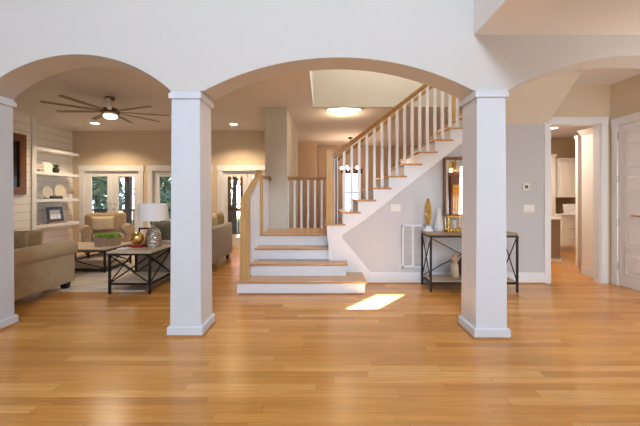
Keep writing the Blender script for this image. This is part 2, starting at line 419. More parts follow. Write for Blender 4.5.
struct(MB().box(OX0-.0, YW, 0, OX0+.012, YW+.12, OZ).box(OX1-.012, YW, 0, OX1, YW+.12, OZ).box(OX0, YW, OZ-.012, OX1, YW+.12, OZ).build('trim_hall_jamb', 'white'))
# closet door casing on the right wall
b = MB().box(4.498, DY0-.1, 0, 4.52, DY0, 2.44).box(4.498, DY1, 0, 4.52, DY1+.1, 2.44).box(4.492, DY0-.11, 2.44, 4.52, DY1+.11, 2.56)
struct(b.build('trim_closet_door', 'white', bevel=.004))

# closet door, six small panels, hinged at its far edge
dr = struct(MB().box(4.525, DY0+.004, .012, 4.56, DY1-.004, 2.435).build('door_4', 'white'))
pz = [(.20, .53), (.60, .93), (1.02, 1.33), (1.42, 1.68), (1.76, 2.02), (2.10, 2.33)]
for z0, z1 in pz:
    q = MB(); y0, y1 = DY0+.11, DY1-.11
    for a in ((y0, z0, y1, z0+.018), (y0, z1-.018, y1, z1), (y0, z0, y0+.018, z1), (y1-.018, z0, y1, z1)):
        q.box(4.515, a[0], a[1], 4.526, a[2], a[3])
    q.frustum((0, 0), 0, .5, .5, 1, .38, .38)
    n8 = len(q.v)-8; cy, cz = (y0+y1)/2, (z0+z1)/2
    for i in range(n8, n8+8):
        u, v, w = q.v[i]; q.v[i] = (4.526-.009*w, cy+u*(y1-y0-.04), cz+v*(z1-z0-.04))
    q.build('panel', 'white', dr)
for z in (.30, .96, 1.62, 2.28):
    hb = MB().box(4.508, DY1-.006, z-.05, 4.527, DY1+.012, z+.05).tube((4.506, DY1+.003, z-.055), (4.506, DY1+.003, z+.055), .008).build('hinge', 'nickel', dr)
hd = MB().tube((4.527, DY0+.09, 1.08), (4.512, DY0+.09, 1.08), .03, n=16).tube((4.52, DY0+.09, 1.08), (4.47, DY0+.09, 1.08), .01)
hd.bar((4.475, DY0+.08, 1.08), (4.475, DY0+.235, 1.085), .014, .02).build('lever_handle', mat('aged_brass', (.55, .36, .14), .3, metal=1), dr, smooth=40)

# french doors
def french(name, x0, x1, leaves, dark=False):
    root = struct(MB().box(x0-.1, YF-.025, 0, x0+.02, YF, DH).box(x1-.02, YF-.025, 0, x1+.1, YF, DH).box(x0-.12, YF-.03, DH-.02, x1+.12, YF, DH+.12)
                  .box(x0, YF, 0, x0+.03, YF+.12, DH).box(x1-.03, YF, 0, x1, YF+.12, DH).box(x0, YF, DH-.03, x1, YF+.12, DH).build(name, 'white'))
    a = x0+.03; w = (x1-x0-.06)/leaves
    for i in range(leaves):
        l0, l1 = a+i*w+.003, a+(i+1)*w-.003
        s0, s1 = (.14, .14) if not dark else (.125, .12)
        L = MB().box(l0, YF+.04, .01, l0+s0, YF+.085, DH-.035).box(l1-s1, YF+.04, .01, l1, YF+.085, DH-.035)
        L.box(l0+s0, YF+.04, .01, l1-s1, YF+.085, .26).box(l0+s0, YF+.04, DH-.17, l1-s1, YF+.085, DH-.035)
        lf = L.build('leaf', 'white', root, bevel=.004)
        MB().box(l0+s0, YF+.055, .26, l1-s1, YF+.062, DH-.17).build('glass', 'glass', lf)
        if dark and i == 0:
            MB().box(l0+s0, YF+.03, .26, l0+s0+.09, YF+.05, DH-.17).box(l1-s1-.075, YF+.03, .26, l1-s1, YF+.05, DH-.17).box(l0+s0, YF+.03, 1.0, l1-s1, YF+.05, 1.05).build('outside_strips', 'post', lf)  # added dark strips standing in for dark posts outside
        hx = l1-.07 if i == 0 else l0+.07
        MB().tube((hx, YF+.04, 1.02), (hx, YF-.02, 1.02), .012).ball((hx, YF-.03, 1.02), .03).tube((hx, YF+.04, 1.16), (hx, YF+.015, 1.16), .022).build('knob', 'nickel', lf, smooth=40)
    return root
french('door_1', *D1, 2); french('door_2', *D2, 2); french('door_3', *D3, 2, True)
# dining window
w1 = struct(MB().box(.70, 11.37, .72, .78, 11.4, 2.25).box(1.28, 11.37, .72, 1.36, 11.4, 2.25).box(.78, 11.37, 2.17, 1.28, 11.4, 2.25).box(.78, 11.37, .72, 1.28, 11.4, .8).box(1.01, 11.42, .8, 1.05, 11.47, 2.17).box(.78, 11.42, 1.47, 1.28, 11.47, 1.51).build('window_1', 'white'))
MB().box(.78, 11.45, .8, 1.28, 11.455, 2.17).build('glass', 'glass', w1)
# entry door seen in the mirror
ed = struct(MB().box(4.55, EY0+.04, .02, 4.6, EY0+.17, 2.06).box(4.55, EY1-.17, .02, 4.6, EY1-.04, 2.06).box(4.55, EY0+.17, .02, 4.6, EY1-.17, .66).box(4.55, EY0+.17, 1.75, 4.6, EY1-.17, 2.06).build('door_5', 'mahog'))
g = MB()
for i in range(1, 5): y = EY0+.17+(EY1-EY0-.34)*i/5; g.box(4.56, y-.012, .66, 4.59, y+.012, 1.75)
for i in range(1, 8): z = .66+1.09*i/8; g.box(4.56, EY0+.17, z-.01, 4.59, EY1-.17, z+.01)
g.build('muntins', 'mahog', ed); MB().box(4.573, EY0+.17, .66, 4.578, EY1-.17, 1.75).build('glass', 'amber', ed)
MB().box(4.5, EY0-.06, 0, 4.56, EY0+.04, 2.1).box(4.5, EY1-.04, 0, 4.56, EY1+.06, 2.1).box(4.5, EY0-.06, 2.06, 4.56, EY1+.06, 2.2).build('casing', 'mahog', ed)

# ================================================================== COLUMNS
def column(cx, label, cy=3.37, wt=.138, wb=.152):
    c = thing('column', label, 'column', (cx, cy, 0), 'square columns of the arcade')
    s = MB().frustum((cx, cy), .0, wb, .168, 2.32, wt, .165); s.build('shaft', 'col', c, bevel=.004)
    k = MB().box(cx-wt-.022, cy-.187, 2.317, cx+wt+.022, cy+.187, 2.372).box(cx-wt-.008, cy-.173, 2.372, cx+wt+.008, cy+.173, ZS)
    k.build('capital', 'col', c, bevel=.004)
    k = MB().box(cx-wb-.022, cy-.19, .0, cx+wb+.022, cy+.19, .085).frustum((cx, cy), .085, wb+.022, .19, .095, wb+.012, .18)
    k.build('base', 'col', c, bevel=.003)
    MB().box(cx-wb-.034, cy-.202, 0, cx+wb+.034, cy+.202, .016).build('shoe_moulding', 'shoe', c)
column(-1.335, 'white square column between living room arch and stair arch', 3.395)
column(1.632, 'white square column standing in front of black console table', 3.345)
column(-3.447, 'white square column at the near end of the tan sofa')

# ================================================================== STAIRCASE
st = thing('staircase', 'white staircase with oak treads turning at a landing', 'staircase', (-.3, 4.6, 0))
R0 = .183
steps = [(-1.185, .60, 4.60), (-1.07, .36, 4.90), (-1.07, .128, 5.20)]
for i, (xa, xb, y) in enumerate(steps):
    z = R0*i; yb = YW-.03 if i < 2 else 5.52
    yb = YW-.03 if xb > .13 else 5.5
    nxt = steps[i+1][2] if i < 2 else 5.5
    if i < 2:
        MB().box(xa, y, z, xb, YW-.03, z+R0-.028).build('riser', 'white', st)
        t = MB().rbox(xa-.02, y-.03, z+R0-.028, xb+.025, YW-.028, z+R0, .008, 2)
    else:
        MB().box(xa, y, z, xb, 5.5, z+R0-.028).build('riser', 'white', st)
        t = MB().rbox(xa-.015, y-.03, z+R0-.028, xb+.012, 5.5, z+R0, .008, 2)
    t.build('tread', 'tread', st)
MB().box(-1.185+.02, 4.59, 0, .585, 4.6, .014).box(.6, 4.6, 0, .61, 5.13, .014).build('shoe_moulding', 'shoe', st)
# fill of the lower steps behind (solid carcass) and landing
ZL = 4*R0
MB().box(-1.07, YW-.03, 0, .118, 5.5, R0*2-.03).build('carcass', 'white', st)
MB().prism([(-1.08, 5.5), (.118, 5.5), (.118, 6.62), (-.68, 6.62), (-.68, 6.43), (-1.08, 6.43)], 'z', 0, ZL-.028).build('riser', 'white', st)
MB().prism([(-1.10, 5.47), (.13, 5.47), (.13, 6.64), (-.68, 6.64), (-.68, 6.43), (-1.10, 6.43)], 'z', ZL-.028, ZL).build('landing', 'tread', st, bevel=.006)
# upper flight
NU = 11
for k in range(1, NU+1):
    x = ST_X(k); z1 = ST_Z(k); z0 = ST_Z(k-1) if k > 1 else ZL-.03
    ya = YW-.012 if x+.24 < 2.25 else YW+.125
    MB().box(x, ya, z0-.03, x+.24, 6.33, z1-.026).build('riser', 'white', st)
    MB().rbox(x-.03, ya-.033 if ya < YW else ya, z1-.028, x+.285, 6.35, z1, .008, 2).build('tread', 'tread', st)
# stringer with the skirt of the lower steps
poly = [(.10, 0), (.755, 0), (.755, .18), (.29, .742), (.655, .985), (2.30, 2.288), (2.30, 2.50)]
for k in range(NU-1, 0, -1):
    if ST_X(k)+.24 > 2.31: continue
    poly += [(ST_X(k)+.24, ST_Z(k)-.02), (ST_X(k), ST_Z(k)-.02)]
poly += [(.08, .73), (.10, .73)]
MB().prism(poly, 'y', YW-.028, YW).build('stringer', 'white', st)
MB().box(.585, YW-.06, 0, .62, YW-.028, .014).build('shoe_moulding', 'shoe', st)

def baluster(x, y, z0, z1, root, w=.036):
    MB().box(x-w/2, y-w/2, z0, x+w/2, y+w/2, z1).build('baluster', 'white', root)
def newel(x, y, z0, z1, root, w=.115, m='oakv'):
    MB().box(x-w/2, y-w/2, z0, x+w/2, y+w/2, z1).build('newel_post', m, root, bevel=.006)
def rosette(c, root, n):
    c = Vector(c); n = Vector(n); MB().tube(c, c+n*.022, .055, .048, 20).build('rosette', 'rail', root, smooth=40)
# lower left railing
r1 = thing('stair_railing', 'short oak railing climbing the left side of the lower steps', 'railing', (-1.11, 4.75, R0))
newel(-1.105, 4.74, R0, 1.36, r1, .125); newel(-1.05, 5.56, ZL, 1.80, r1, .10)
MB().bar((-1.10, 4.70, 1.315), (-1.055, 5.58, 1.775), .075, .055).build('handrail', 'oakv', r1, bevel=.008)
for i, y in enumerate((4.88, 5.0, 5.12, 5.24, 5.36, 5.47)):
    k = 1 if y < 4.9 else 2 if y < 5.2 else 3
    z = R0*k; t = (y-4.70)/.88
    baluster(-1.10+.045*t+.01, y, z, 1.315+.46*t-.02, r1, .034)
# landing side railing up to the wall
r2 = thing('landing_railing', 'level railing along the left side of the stair landing', 'railing', (-1.04, 6.0, ZL))
MB().bar((-1.04, 5.6, 1.70), (-1.04, 6.41, 1.70), .06, .06).build('handrail', 'rail', r2, bevel=.01)
rosette((-1.04, 6.428, 1.70), r2, (0, -1, 0))
for i in range(7): baluster(-1.04, 5.70+i*.105, ZL, 1.69, r2, .036)
# landing back railing
r3 = thing('landing_railing', 'level railing of white balusters along the back of the landing', 'railing', (-.28, 6.56, ZL))
MB().bar((-.68, 6.56, 1.715), (.12, 6.56, 1.715), .06, .065, (0, 0, 1)).build('handrail', 'rail', r3, bevel=.01)
rosette((-.68, 6.56, 1.715), r3, (1, 0, 0))
for px in (287.8, 294.6, 301.4, 308.2, 315, 321.8, 328): baluster((px-322)/330*6.56, 6.56, ZL, 1.70, r3, .04)
# upper flight railing
r4 = thing('stair_railing', 'long oak railing with white square balusters climbing the upper stairs', 'railing', (.13, 5.24, ST_Z(1)))
newel(.125, 5.235, ST_Z(1)-.001, 2.09, r4, .115)
hz = lambda x: 2.03+.775*(x-.21)
MB().bar((.17, 5.235, hz(.17)-.02), (2.75, 5.235, hz(2.75)-.02), .065, .065).build('handrail', 'rail', r4, bevel=.012)
for k in range(1, NU):
    for j in (0, 1):
        x = ST_X(k)+.03+.12*j+(.06 if k == 1 and j == 0 else 0)
        if k == 1 and j == 0: x = .215
        if x < 2.7: baluster(x, 5.235, ST_Z(k), hz(x)-.04, r4, .04)
r5 = thing('stair_railing', 'oak handrail along the far side of the upper stairs', 'railing', (.125, 6.27, ST_Z(1)))
newel(.125, 6.27, ST_Z(1)-.001, 2.06, r5, .09)
MB().bar((.15, 6.27, hz(.15)-.04), (2.75, 6.27, hz(2.75)-.04), .055, .06).build('handrail', 'rail', r5, bevel=.01)
newel(2.5, 6.27, ST_Z(11)-.001, hz(2.5)+.02, r5, .09)

# ================================================================== STAIR WALL ITEMS
vt = thing('return_air_grille', 'white louvred return air grille low on wall beside console table', 'vent', (1.425, YW, .25))
x0, x1, z0, z1 = 1.245, 1.60, .245, .92
MB().box(x0, YW-.018, z0, x0+.03, YW, z1).box(x1-.03, YW-.018, z0, x1, YW, z1).box(x0, YW-.018, z0, x1, YW, z0+.03).box(x0, YW-.018, z1-.03, x1, YW, z1).box(1.41, YW-.016, z0, 1.435, YW, z1).build('frame', 'white', vt, bevel=.003)
MB().box(x0+.02, YW-.003, z0+.02, x1-.02, YW, z1-.02).build('backing', 'ventdark', vt)
s = MB(); n = 34
for i in range(n):
    z = z0+.035+(z1-z0-.07)*i/n
    s.bar((x0+.03, YW-.009, z+.008), (x1-.03, YW-.009, z+.008), .013, .004, (0, .7, .7))
s.build('slats', 'grille', vt)
def plate(x, z, w, h, n, label):
    p = thing('switch_plate', label, 'light switch', (x, YW, z))
    MB().rbox(x-w/2, YW-.008, z-h/2, x+w/2, YW, z+h/2, .003, 2).build('plate', 'plastic', p)
    for i in range(n):
        xx = x+(i-(n-1)/2)*.046
        MB().box(xx-.016, YW-.013, z-.033, xx+.016, YW-.007, z+.033).build('rocker', 'plastic', p, bevel=.002)
plate(1.153, 1.18, .16, .118, 3, 'white triple switch plate under the stair slope')
plate(3.24, 1.17, .17, .118, 3, 'white triple switch plate below the thermostat')
th = thing('thermostat', 'small white thermostat on the wall beside the kitchen opening', 'thermostat', (3.19, YW, 1.51))
MB().rbox(3.135, YW-.022, 1.455, 3.245, YW, 1.565, .008, 2).build('housing', 'plastic', th)
MB().box(3.165, YW-.024, 1.485, 3.215, YW-.021, 1.535).build('screen', 'lcd', th)
# mirror
mr = thing('mirror', 'tall mirror in antique brown frame above console table', 'mirror', (2.165, YW, 1.04))
x0, x1, z0, z1 = 1.893, 2.437, 1.045, 1.965; w = .038
MB().box(x0, YW-.045, z0, x0+w, YW, z1).box(x1-w, YW-.045, z0, x1, YW, z1).box(x0+w, YW-.045, z0, x1-w, YW, z0+w).box(x0+w, YW-.045, z1-w, x1-w, YW, z1).build('frame', 'mframe', mr, bevel=.012)
MB().box(x0+w-.01, YW-.02, z0+w-.01, x1-w+.01, YW-.008, z1-w+.01).build('glass', 'mirror', mr)
# wall lantern by the entry door (seen in the mirror)
ln = thing('wall_lantern', 'brass wall lantern above the wooden entry door', 'lamp', (4.52, -.9, 2.3))
MB().box(4.505, -.98, 2.26, 4.52, -.82, 2.62).tube((4.51, -.9, 2.55), (4.40, -.9, 2.55), .012).lathe([(.01, 2.56), (.10, 2.50), (.10, 2.48), (.085, 2.48), (.085, 2.30), (.02, 2.27)], (4.38, -.9, 0)).build('body', 'brass', ln, smooth=40)
MB().ball((4.38, -.9, 2.22), .05).build('bulb', 'bulb', ln, smooth=60)

# ================================================================== CONSOLE TABLE
ct = thing('console_table', 'black metal console table with brown wood top against the stair wall', 'table', (2.165, 4.9, 0))
X0, X1, Y0, Y1, ZTOP = 1.55, 2.78, 4.70, 5.11, .835
MB().prism([(X0-.02, Y0+.02), (X0+.03, Y0-.02), (X1-.03, Y0-.02), (X1+.02, Y0+.02), (X1+.02, Y1+.01), (X0-.02, Y1+.01)], 'z', ZTOP-.03, ZTOP).build('tabletop', 'walnut', ct, bevel=.004)
L = .026
for x in (X0, X1):
    for y in (Y0, Y1): MB().box(x-L/2, y-L/2, 0, x+L/2, y+L/2, ZTOP-.03).build('leg', 'steel', ct)
for z in (ZTOP-.045, .125):
    for y in (Y0, Y1): MB().bar((X0, y, z), (X1, y, z), .02, .03).build('rail', 'steel', ct)
    for x in (X0, X1): MB().bar((x, Y0, z), (x, Y1, z), .02, .03).build('rail', 'steel', ct)
MB().box(X0+.01, Y0+.01, .138, X1-.01, Y1-.01, .155).build('lower_shelf', 'wood_top', ct)
for x in (X0, X1):
    for za, zb in ((.14, .79), (.79, .14)): MB().tube((x, Y0, za), (x, Y1, zb), .008).build('side_brace', 'steel', ct, smooth=40)
for za, zb in ((.14, .79), (.79, .14)): MB().tube((X0, Y1, za), (X1, Y1, zb), .007).build('back_brace', 'steel', ct, smooth=40)
# gold feather
gf = thing('leaf_sculpture', 'gold upright leaf sculpture on round white stone base', 'sculpture', (1.61, 5.0, ZTOP))
b = MB(); N = 9; c = (1.61, 5.0)
for side in (-1, 1):
    for i in range(N):
        t = i/(N-1); z = .94+.34*t; L_ = .065*math.sin(PI*(.18+.72*t))**.8; w = .030
        if i == 3 and side == -1: continue
        p0 = Vector((c[0], c[1], z)); p3 = Vector((c[0]+side*L_, c[1]+.012, z+.045)); m1 = p0.lerp(p3, .5)
        up = Vector((-side*.35*w, 0, w*.75)); yy = Vector((0, .004, 0))
        vs = [p0-yy, m1-up-yy, p3-yy, m1+up-yy, p0+yy, m1-up+yy, p3+yy, m1+up+yy]
        b.add(vs, [(0, 1, 2, 3), (7, 6, 5, 4), (0, 4, 5, 1), (1, 5, 6, 2), (2, 6, 7, 3), (3, 7, 4, 0)])
b.add([(c[0]-.012, c[1], 1.28), (c[0]+.012, c[1], 1.28), (c[0], c[1]+.01, 1.34), (c[0], c[1]-.01, 1.34)], [(0, 1, 2, 3)])
b.build('leaf', 'gold', gf)
MB().tube((c[0], c[1], ZTOP+.03), (c[0], c[1], 1.31), .006).build('stem', 'gold', gf)
MB().lathe([(.075, 0), (.08, .012), (.06, .03), (.04, .05), (.035, .075), (.01, .08)], (c[0], c[1], ZTOP)).build('base', 'ceramic', gf, smooth=50)
# frosted cone vase
tag(MB().lathe([(.07, 0), (.075, .01), (.072, .06), (.05, .18), (.032, .27), (.028, .33), (.032, .34), (.022, .338), (.02, .28)], (0, 0, 0)).build('vase', 'ceramic', at=None, smooth=50), 'pale grey tapering vase beside the gold leaf sculpture', 'vase').location = (1.77, 5.0, ZTOP)
# gold candle lantern
cl = thing('candle_holder', 'open gold frame holding a white candle in front of mirror', 'candle holder', (1.99, 4.98, ZTOP))
q = MB(); a0, a1, b0, b1, zt = 1.88, 2.10, 4.90, 5.04, ZTOP+.22
for x in (a0, a1):
    for y in (b0, b1): q.tube((x, y, ZTOP), (x, y, zt), .012)
for z in (ZTOP+.012, zt):
    for y in (b0, b1): q.tube((a0, y, z), (a1, y, z), .014)
    for x in (a0, a1): q.tube((x, b0, z), (x, b1, z), .014)
for i in range(9):
    t = 2*PI*i/9; q.ball((1.99+.13*math.cos(t), 4.97+.05*math.sin(t), ZTOP+.028), .028, 10, 6)
q.build('frame', 'brass', cl, smooth=50)
MB().tube((1.99, 4.98, ZTOP+.01), (1.99, 4.98, ZTOP+.16), .032, n=18).build('candle', 'paper', cl, smooth=40)
# bottles on lower shelf
bo = thing('bottle_vase', 'cream bottle vase with knobbed stopper on console lower shelf', 'vase', (1.985, 4.93, .155))
MB().lathe([(.05, 0), (.055, .01), (.055, .17), (.045, .2), (.02, .215), (.018, .24)], (1.985, 4.93, .155)).build('body', 'creamcer', bo, smooth=50)
MB().lathe([(.018, .24), (.042, .26), (.048, .295), (.036, .33), (.02, .345), (.022, .36), (.004, .365)], (1.985, 4.93, .155)).build('stopper', mat('blush_stopper', (.62, .42, .30), .4), bo, smooth=50)
tag(MB().lathe([(.06, 0), (.085, .05), (.105, .15), (.10, .22), (.07, .28), (.062, .30), (.05, .29)], (2.14, 4.93, .155)).build('jar', 'dark', smooth=50), 'dark round jar on the console lower shelf beside cream bottle', 'jar')

# ================================================================== LIVING ROOM
# rug
tag(MB().box(-6.05, 4.72, 0, -2.55, 7.75, .012).build('area_rug', 'rug'), 'pale faded area rug under the living room tables', 'rug')
# tan sofa seen from its arm, facing the far wall
so = thing('sofa', 'tan rolled arm sofa with its arm towards the arch', 'sofa', (-4.9, 4.4, 0))
def roll_arm(x, y0, y1, s, root, m, zr=.60, r=.115, zb=.10):
    b = MB().rbox(x-s*.02, y0, zb, x-s*.16, y1, zr+.02, .02).tube((x-s*.09, y0, zr), (x-s*.09, y1, zr), r, n=28)
    for yy in (y0, y1): b.tube((x-s*.09, yy-.012, zr), (x-s*.09, yy+.012, zr), r*.88, n=28)
    return b.build('arm', m, root, smooth=40)
roll_arm(-3.68, 3.72, 4.95, 1, so, 'sofa'); roll_arm(-6.05, 3.72, 4.93, -1, so, 'sofa')
MB().rbox(-5.9, 3.75, .12, -3.82, 4.86, .34, .03).build('base', 'sofa', so, smooth=40)
MB().rbox(-5.88, 3.95, .33, -4.92, 4.90, .50, .05).build('seat_cushion', 'sofa', so, smooth=40)
MB().rbox(-4.90, 3.95, .33, -3.85, 4.90, .50, .05).build('seat_cushion', 'sofa', so, smooth=40)
MB().rbox(-5.9, 3.66, .12, -3.82, 3.92, .86, .06).build('backrest', 'sofa', so, smooth=40)
for x in (-3.78, -5.95):
    for y in (3.80, 4.86): MB().frustum((x, y), 0, .035, .035, .125, .05, .05).build('foot', 'steel', so)
def cushion(name, label, c, w, h, t, m, rz=0, rx=0, group=None):
    R = Matrix.Rotation(rz, 3, 'Z') @ Matrix.Rotation(rx, 3, 'X')
    o = MB().pillow((0, 0, 0), w, h, t, R).build(name, m, at=None, smooth=80)
    o.location = c; return tag(o, label, 'cushion', group)
cushion('throw_cushion', 'olive cushion at the near side of the tan sofa', (-4.16, 4.42, .69), .36, .42, .15, 'olive', .75, -.15)
cushion('throw_cushion', 'tan cushion leaning on the tan sofa arm beside olive cushion', (-4.22, 4.74, .68), .34, .40, .14, 'sofa', .6, -.2)

# industrial tables
def xtable(name, label, X0, X1, Y0, Y1, Zt, m, shelf_m, shelf_z, cat):
    t = thing(name, label, cat, ((X0+X1)/2, (Y0+Y1)/2, 0))
    MB().box(X0-.03, Y0-.03, Zt-.028, X1+.03, Y1+.03, Zt).build('tabletop', m, t, bevel=.006)
    h = .026; L = .028
    for x in (X0, X1):
        for y in (Y0, Y1): MB().box(x-L/2, y-L/2, .012, x+L/2, y+L/2, Zt-.028).build('leg', 'steel', t)
    for z in (Zt-.041, shelf_z):
        for y in (Y0, Y1): MB().bar((X0, y, z), (X1, y, z), .022, h).build('rail', 'steel', t)
        for x in (X0, X1): MB().bar((x, Y0, z), (x, Y1, z), .022, h).build('rail', 'steel', t)
    MB().box(X0+.01, Y0+.01, shelf_z+.005, X1-.01, Y1-.01, shelf_z+.02).build('lower_shelf', shelf_m, t)
    za, zb = shelf_z+.01, Zt-.06
    for a_, b_ in ((za, zb), (zb, za)):
        for y in (Y0, Y1): MB().tube((X0, y, a_), (X1, y, b_), .010).build('long_brace', 'steel', t, smooth=40)
        for x in (X0, X1): MB().tube((x, Y0, a_), (x, Y1, b_), .010).build('end_brace', 'steel', t, smooth=40)
    return t
xtable('end_table', 'black iron end table with wood top holding silver lamp', -2.94, -2.385, 4.57, 5.22, .60, 'wood_top', 'wood_top', .15, 'table')
xtable('coffee_table', 'low black iron coffee table with pale wood top and moss trough', -4.95, -3.84, 5.83, 6.62, .437, 'wood_top', 'wood_top', .075, 'table')
# trough of moss
pt = thing('planter_trough', 'weathered wood trough of green moss on the coffee table', 'planter', (-4.02, 6.2, .437))
ctm = Matrix.Translation((-4.02, 6.2, .437)) @ Matrix.Rotation(.25, 4, 'Z')
q = MB(); q.frustum((0, 0), 0, .195, .07, .165, .21, .08); q.xf(ctm).build('trough', 'trough', pt, bevel=.006)
q = MB(); rr = random.Random(3)
for i in range(70):
    q.ball((rr.uniform(-.195, .195), rr.uniform(-.065, .065), .168+rr.uniform(.0, .03)), rr.uniform(.03, .045), 8, 6)
q.xf(ctm).build('moss', 'moss', pt, smooth=60)
# table lamp
lp = thing('table_lamp', 'hammered silver table lamp with white drum shade on end table', 'lamp', (-2.555, 5.0, .60))
c = (-2.555, 5.0, .60)
base = MB(); prof = [(.112, 0), (.114, .02), (.114, .12), (.106, .20), (.085, .25), (.05, .28), (.03, .295), (.028, .34), (.012, .345)]
base.lathe(prof, c, 36)
hm = M_['hammer']; n_ = hm.node_tree.nodes; l_ = hm.node_tree.links
vo = n_.new('ShaderNodeTexVoronoi'); vo.inputs['Scale'].default_value = 38; tcn = n_.new('ShaderNodeTexCoord'); bp_ = n_.new('ShaderNodeBump'); bp_.inputs['Strength'].default_value = .9; bp_.inputs['Distance'].default_value = .01
l_.new(tcn.outputs['Object'], vo.inputs[0]); l_.new(vo.outputs[0], bp_.inputs['Height']); l_.new(bp_.outputs[0], n_['Principled BSDF'].inputs['Normal'])
base.build('base', 'hammer', lp, smooth=50)
sh = MB(); n = 40
for (ra, za, rb, zb) in ((.215, .40, .20, .655), (.20, .655, .197, .655), (.197, .655, .212, .40), (.212, .40, .215, .40)):
    sh.lathe([(ra, za), (rb, zb)], c, n); sh.f = [f for f in sh.f if len(f) == 4]
sh.build('lamp_shade', 'shade', lp, smooth=40)
MB().tube((c[0], c[1], c[2]+.33), (c[0], c[1], c[2]+.67), .006).ball((c[0], c[1], c[2]+.68), .014, 10, 8).bar((c[0]-.199, c[1], c[2]+.645), (c[0]+.199, c[1], c[2]+.645), .005, .005).build('harp', 'nickel', lp, smooth=50)
# gold ball on a stand, books
tag(MB().box(-2.87, 4.88, .60, -2.68, 5.04, .64).build('book', 'red', bevel=.004), 'red book under the gold ball on the end table', 'book')
tag(MB().box(-2.94, 4.72, .60, -2.80, 4.85, .615).build('book', 'paper', bevel=.003), 'white book lying in front of the red book', 'book')
ob = thing('ornament', 'round textured gold ball ornament on the red book', 'ornament', (-2.775, 4.96, .64))
MB().ball((-2.775, 4.96, .735), .095, 28, 18).build('ball', 'brass', ob, smooth=60)
MB().lathe([(.04, 0), (.03, .012)], (-2.775, 4.96, .64)).build('foot', 'brass', ob, smooth=40)
hk = thing('display_stand', 'black bracket stand behind the gold ball ornament', 'stand', (-2.84, 5.15, .60))
MB().box(-2.89, 5.12, .60, -2.72, 5.18, .60).bar((-2.85, 5.15, .59), (-2.85, 5.15, .87), .018, .018).bar((-2.86, 5.15, .86), (-2.62, 5.15, .86), .018, .025).build('bracket', 'steel', hk)

# tweed armchair facing the arch
ac = thing('armchair', 'tan tweed armchair in front of the French doors', 'armchair', (-4.98, 7.6, 0))
x = -4.98
MB().rbox(x-.42, 7.3, .15, x+.42, 7.95, .36, .04).build('base', 'tweed', ac, smooth=40)
MB().rbox(x-.33, 7.22, .34, x+.33, 7.85, .50, .06).build('seat_cushion', 'tweed', ac, smooth=40)
b = MB().rbox(x-.46, 7.80, .3, x+.46, 8.05, .98, .09, 4); b.build('backrest', 'tweed', ac, smooth=40)
for s in (-1, 1):
    b = MB().rbox(x+s*.36, 7.26, .14, x+s*.53, 7.95, .60, .03).tube((x+s*.45, 7.24, .60), (x+s*.45, 7.93, .60), .115, n=24)
    b.build('arm', 'tweed', ac, smooth=40)
    for y in (7.32, 7.95): MB().frustum((x+s*.42, y), 0.0, .022, .022, .15, .035, .035).build('leg', 'chair', ac)
ac.location = (-4.94, 7.6, .012); ac.rotation_euler = (0, 0, .68); ac.scale = (.9, .9, .98)
cushion('throw_cushion', 'cream cushion on the tan tweed armchair', (-5.08, 7.64, .73), .48, .35, .17, 'cream', .68, .2)

# taupe loveseat beside the column, back towards the stairs
lv = thing('loveseat', 'taupe loveseat seen from behind beside the stair railing', 'sofa', (-2.5, 6.3, 0))
MB().rbox(-3.02, 5.45, .12, -2.0, 7.22, .40, .03).build('base', 'taupe', lv, smooth=40)
MB().rbox(-2.11, 5.40, .12, -1.97, 7.28, .79, .04).build('backrest', 'taupe', lv, smooth=40)
for y0, y1 in ((5.36, 5.56), (7.10, 7.30)): MB().rbox(-3.05, y0, .12, -2.0, y1, .63, .06).build('arm', 'taupe', lv, smooth=40)
for y0, y1 in ((5.56, 6.33), (6.33, 7.10)): MB().rbox(-3.06, y0, .38, -2.11, y1, .53, .05).build('seat_cushion', 'taupe', lv, smooth=40)
for xx in (-2.98, -2.06):
    for y in (5.44, 7.2): MB().frustum((xx, y), 0, .025, .025, .125, .035, .035).build('foot', 'chair', lv)
cushion('throw_cushion', 'cream cushion against the back of the taupe loveseat', (-2.205, 6.60, .78), .46, .48, .17, 'cream', PI/2, -.05)
cushion('throw_cushion', 'olive cushion at the far end of the taupe loveseat', (-2.20, 6.92, .78), .46, .50, .17, 'olive', PI/2-.25, -.05)
cushion('throw_cushion', 'grey green cushion on the near end of the loveseat behind lamp', (-2.74, 5.72, .74), .42, .40, .15, mat('sage_fabric', (.26, .27, .20), .95), .2, .2)

# framed screen over the fireplace
tv = thing('wall_screen', 'dark screen in brown wood frame on the shiplap chimney wall', 'screen', (-6.25, 6.3, 1.4))
y0, y1, z0, z1 = 5.55, 6.93, 1.40, 2.64; w = .15
MB().box(-6.25, y0, z0, -6.20, y0+w, z1).box(-6.25, y1-w, z0, -6.20, y1, z1).box(-6.25, y0+w, z0, -6.20, y1-w, z0+w).box(-6.25, y0+w, z1-w, -6.20, y1-w, z1).build('frame', 'mahog', tv, bevel=.006)
MB().box(-6.25, y0+w, z0+w, -6.235, y1-w, z1-w).build('display', 'screen', tv)
